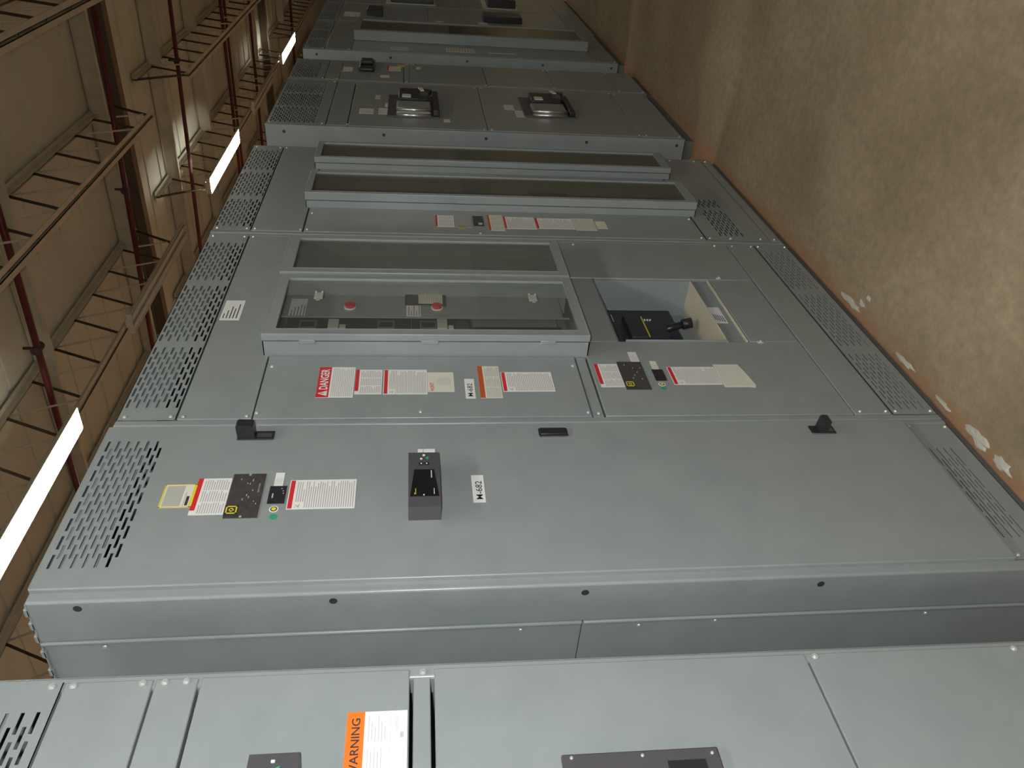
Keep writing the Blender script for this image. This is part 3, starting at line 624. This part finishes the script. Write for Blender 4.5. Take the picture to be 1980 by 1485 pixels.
screws(G, [(6.05, z) for z in (2.30, 2.18, 2.0, .23, .20, .07)] + [(7.0, z) for z in (2.0, .23, .20, .07)])
Hh = thing('switchgear_cabinet', 'distant grey cabinet whose front carries a row of dark handles, second from the far end', 'electrical cabinet', (7.45, 0, 0), CG)
x0, x1 = 7.0355, 7.865; shell(Hh, x0, x1); px0, px1 = x0+.026, x1-.026
vent(Hh, px0, px1, 2.160, 2.317, -.001, [(7.08, 7.43), (7.46, 7.82)], 5, (.02, .027)); panel(Hh, px0, px1, 1.42, 2.158, name='hinged_panel'); panel(Hh, px0, px1, .80, 1.418); panel(Hh, px0, px1, .22, .798); panel(Hh, px0, px1, .04, .218)
for a_ in ((7.25, 7.45, 1.99, 2.12, LILAC), (7.30, 7.42, 1.86, 1.93, CREAM), (7.20, 7.26, 1.30, 1.36, CREAM), (7.20, 7.30, .92, 1.0, LILAC)): dst(Hh, 'paper_label', *a_, None, 0, 5)
for za, zb_ in ((1.80, 1.93), (.62, .95)):
    h_ = MB().box(7.30, 7.52, -.05, -.001, za, zb_, 0, .006).build('breaker_handle', BLACK, Hh)
screws(Hh, [(7.08, z) for z in (2.14, 1.43, 1.40, .81, .23)] + [(7.82, z) for z in (2.14, 1.43, .81, .23)])
I = thing('switchgear_cabinet', 'farthest grey cabinet at the top edge of the photo, with two pale-framed breakers', 'electrical cabinet', (8.32, 0, 0), CG)
x0, x1 = 7.8655, 8.78; shell(I, x0, x1); px0, px1 = x0+.026, x1-.026
vent(I, px0, px1, 2.160, 2.317, -.001, [(7.91, 8.31), (8.34, 8.74)], 5, (.02, .027)); panel(I, px0, px1, 1.12, 2.158, name='breaker_door'); panel(I, px0, px1, .22, 1.118, name='breaker_door'); panel(I, px0, px1, .04, .218)
for za, zb_ in ((1.36, 1.75), (.60, .86)):
    o = MB().box(7.96, 8.40, -.004, -.001, za-.02, zb_+.04).build('pale_breaker_frame', CREAM, I)
    MB().box(8.02, 8.34, -.07, -.004, za, zb_, 0, .006).build('draw_out_breaker', BLACK, o)
    MB().box(8.10, 8.16, -.10, -.07, za+.05, za+.12, 0, .01).build('charging_handle', DARKIN, o)
screws(I, [(7.91, z) for z in (2.14, 1.14, 1.10, .23)])

# ================================================================== CEILING STEEL
def joist(y, xa, xb, label, detail=True, zb=4.56, zt=5.19):
    o = thing('steel_joist', label, 'roof joist', ((xa+xb)/2, y, zb), 'open-web joists under the roof deck')
    MB().box(xa, xb, y-.068, y-.012, zb, zb+.007).box(xa, xb, y-.018, y-.012, zb, zb+.06).box(xa, xb, y+.012, y+.068, zb, zb+.007).box(xa, xb, y+.012, y+.018, zb, zb+.06).build('bottom_chord', STEELP, o)
    MB().box(xa-.35, xb+.35, y-.068, y-.012, zt-.007, zt).box(xa-.35, xb+.35, y-.018, y-.012, zt-.06, zt).box(xa-.35, xb+.35, y+.012, y+.068, zt-.007, zt).box(xa-.35, xb+.35, y+.012, y+.018, zt-.06, zt).build('top_chord', STEELP, o)
    x = xa + .12; k = 0
    while x + .29 <= xb-.05:
        MB().cyl((x, y, zb+.02), (x+.29, y, zt-.02), .014, 0, 8).build('web_member', DARKST, o)  # dark colour stands for the shade on rods facing away
        MB().cyl((x+.29, y, zt-.02), (x+.58, y, zb+.02), .010, 0, 8).build('web_member', STEELP, o)
        x += .58
    for xe, sg in ((xb, 1), (xa, -1)):
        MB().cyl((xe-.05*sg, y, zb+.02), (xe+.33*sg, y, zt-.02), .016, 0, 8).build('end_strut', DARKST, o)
    return o
ys = (-1.43, .20, 1.63, 3.24, 4.86, 6.45, 7.95, 11.95)
where = {-1.43: 'above the aisle in front of the cabinets', .20: 'at the top left corner of the photo', 1.63: 'crossing the brown roof behind the cabinets, widest in view', 3.24: 'directly above the row of tube lights', 4.86: 'just behind the row of tube lights', 6.45: 'second behind the row of tube lights', 7.95: 'far back under the roof', 11.95: 'farthest back under the roof'}
for y in ys:
    joist(y, 1.0, 9.78, 'pale open-web roof joist, near bay, ' + where[y])
    if y > -1: joist(y, 11.60, 20.4, 'pale open-web roof joist, middle bay, ' + where[y])
    if 0 < y < 6: joist(y, 22.2, 31.0, 'pale open-web roof joist, far bay, ' + where[y])
def girder(x, label):
    o = MB().box(x-.075, x+.075, -7.9, 13.9, 5.05, 5.06).box(x-.004, x+.004, -7.9, 13.9, 5.06, 5.19).box(x-.075, x+.075, -7.9, 13.9, 5.185, 5.20).build('roof_girder', DARKST2)
    return tag(o, label, 'girder', 'dark girders carrying the joists')
DARKST2 = plain('girder_paint', (.15, .12, .08), .6)
girder(10.33, 'dark roof girder crossing behind the joist ends, nearest'); girder(21.3, 'dark roof girder far down the roof, second from the near one')
def pipe(x0_, x1_, z, label, r=.030, drops=()):
    o = thing('sprinkler_pipe', label, 'pipe', ((x0_+x1_)/2, 3, z), 'red sprinkler pipes below the roof deck')
    sl_ = (x1_-x0_)/2.75
    xa = x0_ - sl_*3.4; xb = x1_ + sl_*6
    MB().cyl((xa, -3, z), (xb, 9.15, z), r, 0, 14).build('pipe_run', REDP, o)
    for yy_ in drops:
        xx = x0_ + sl_*(yy_-.4)
        MB().cyl((xx-.06, yy_, z), (xx+.06, yy_, z), r*1.35, 0, 12).cyl((xx, yy_, z+.02), (xx, yy_, z+.12), .014, 0, 8).build('sprinkler_head', DARKST, o)
    return o
pipe(6.46, 6.33, 4.86, 'red sprinkler pipe nearest the camera, above the brightest tube light', drops=(2.7,))
pipe(9.475, 9.17, 4.86, 'red sprinkler pipe over the unlit strip light', drops=(2.35,))
pipe(12.44, 12.05, 4.86, 'thin red sprinkler pipe just beyond the near girder', .028, (1.6,))
pipe(15.6, 15.45, 4.86, 'dark red sprinkler pipe in the middle bay, first of a close pair', .028); pipe(16.1, 15.95, 4.90, 'dark red sprinkler pipe in the middle bay, second of a close pair', .024)
pipe(18.3, 18.1, 4.86, 'dark red sprinkler pipe towards the second girder', .028); pipe(24.5, 24.3, 4.86, 'dark red sprinkler pipe beyond the second girder', .035)
for xx, sk, lb_ in ((7.03, -.06, 'pale roof purlin beside the nearest red pipe'), (9.66, .0, 'pale roof purlin beside the red pipe over the unlit light'), (12.15, -.06, 'pale roof purlin just beyond the near girder'), (14.3, 0, 'pale roof purlin in the middle bay, first'), (17.0, 0, 'pale roof purlin in the middle bay, second'), (19.6, 0, 'pale roof purlin before the second girder'), (24.0, 0, 'pale roof purlin beyond the second girder')):
    m_ = MB(); w_ = .028
    for s_z in ((5.02, 5.03, w_), (5.03, 5.19, .006), (5.19, 5.20, w_)): m_.prism([(xx-s_z[2]+.2*-sk, -6), (xx+s_z[2]-.2*sk, -6), (xx+s_z[2]+sk*4, 12), (xx-s_z[2]+sk*4, 12)], s_z[0], s_z[1], 0, 'z')
    tag(m_.build('roof_purlin', STEELP), lb_, 'purlin', 'pale purlins under the roof deck')

# ================================================================== STRIP LIGHTS
def strip_light(x0_, x1_, y, lit, label, z=4.47, group='strip lights under the joists'):
    o = thing('strip_light', label, 'ceiling light', ((x0_+x1_)/2, y, z), group)
    MB().box(x0_, x1_, y-.055, y+.055, z+.028, z+.075, 0, .006).build('housing', FIXT, o)
    m_ = MB()
    m_.prism([(y-.070, z+.05), (y-.115, z-.005), (y-.12, z-.002), (y-.073, z+.06)], x0_, x1_, 0, 'x'); m_.prism([(y+.070, z+.05), (y+.115, z-.005), (y+.12, z-.002), (y+.073, z+.06)], x0_, x1_, 0, 'x')
    m_.box(x0_-.004, x0_, y-.115, y+.115, z-.005, z+.05); m_.box(x1_, x1_+.004, y-.115, y+.115, z-.005, z+.05)
    for xx in (x0_+.8, x1_-.8): m_.box(xx-.01, xx+.01, y-.075, y+.075, z+.050, z+.058)
    m_.build('reflector', FIXT, o)
    for s in (-1, 1):
        MB().cyl((x0_+.02, y+s*.055, z+.008), (x1_-.02, y+s*.055, z+.008), .019, 0, 12).build('tube', TUBEM if lit else FIXT, o)
    for xx in (x0_+.35, x1_-.35): MB().cyl((xx, y, z+.07), (xx, y, 4.558), .005, 0, 6).build('hanger', DARKST, o)
    return o
yl_ = 3.15
strip_light(3.55, 5.92, yl_, True, 'lit strip light, largest and nearest, at the left edge')
strip_light(7.55, 9.98, yl_, False, 'unlit pale strip light between the nearest and second lit ones')
strip_light(11.5, 13.85, yl_, True, 'lit strip light, second from the camera, over the cabinet tops')
strip_light(15.5, 17.95, yl_, False, 'unlit strip light beyond the second lit one')
strip_light(19.4, 21.8, yl_, True, 'lit strip light, third from the camera, small and bright')
strip_light(28.0, 30.5, yl_, True, 'lit strip light, farthest, at the top edge of the photo')
strip_light(-4.25, -1.8, -1.43, True, 'lit strip light over the aisle behind the camera', group=None)
strip_light(-.3, 2.1, -1.43, True, 'lit strip light over the aisle just ahead of the camera', group=None)
strip_light(11.8, 14.2, -1.43, True, 'lit strip light over the far end of the aisle', group=None)
strip_light(-10.3, -7.9, -1.43, True, 'lit strip light over the aisle far behind the camera', group=None)
for r_, yy_ in (('second', 7.9), ('third', 11.9)):  # unseen rows added so their bounced light brightens the roof deck
    for c_, xx in (('left end', -4.25), ('left half', -.3), ('middle', 3.75), ('right half', 7.8), ('right end', 11.8), ('far right end', 15.8)):
        strip_light(xx, xx+2.4, yy_, True, 'added unseen lit strip light at the %s of the %s row behind the cabinets' % (c_, r_), group='added strip lights in the hall that brighten the roof')

# ================================================================== FLOOR DEBRIS
DEB = plain('plaster_white', (.46, .45, .39), .85)
def scrap(pts, label, h=.006):
    cx = sum(p[0] for p in pts)/len(pts); cy = sum(p[1] for p in pts)/len(pts)
    m_ = MB(); k = len(pts)
    b0 = [m_.bm.verts.new((p[0], p[1], 0)) for p in pts]; b1 = [m_.bm.verts.new((cx+(p[0]-cx)*.8, cy+(p[1]-cy)*.8, h*random.uniform(.5, 1))) for p in pts]
    c = m_.bm.verts.new((cx, cy, h))
    for i in range(k):
        m_.bm.faces.new((b0[i], b0[(i+1)%k], b1[(i+1)%k], b1[i])); m_.bm.faces.new((b1[i], b1[(i+1)%k], c))
    m_.bm.faces.new(b0[::-1])
    o = m_.build('paper_scrap', DEB, org=(cx, cy, 0)); return tag(o, label, 'litter', 'white scraps on the floor along the cabinet bases')
def blob(cx, cy, rx, ry, n=9, sd=0):
    rnd = random.Random(sd); n = 15
    k = [rnd.uniform(.5, 1.2) for i in range(n)]
    return [(cx+rx*math.cos(2*math.pi*i/n)*k[i], cy+ry*math.sin(2*math.pi*i/n)*k[i]) for i in range(n)]
scrap(blob(1.575, -.020, .055, .024, 9, 2), 'pale scrap on the floor in front of the tall single door, larger')
scrap(blob(1.465, -.016, .045, .018, 8, 3), 'pale scrap on the floor nearest the camera')
scrap(blob(1.76, -.014, .05, .009, 9, 4), 'thin pale scrap at the seam between the tall door cabinet and the widest one')
scrap(blob(1.975, -.016, .06, .010, 9, 5), 'narrow pale scrap under the widest cabinet, left part')
scrap(blob(2.36, -.020, .075, .014, 10, 6), 'long crumpled white scrap under the breaker window')
scrap(blob(2.29, -.050, .026, .012, 8, 7), 'small white scrap lying out from the long crumpled one')
scrap(blob(2.265, -.085, .014, .010, 7, 8), 'tiny pale scrap farthest out on the brown floor')
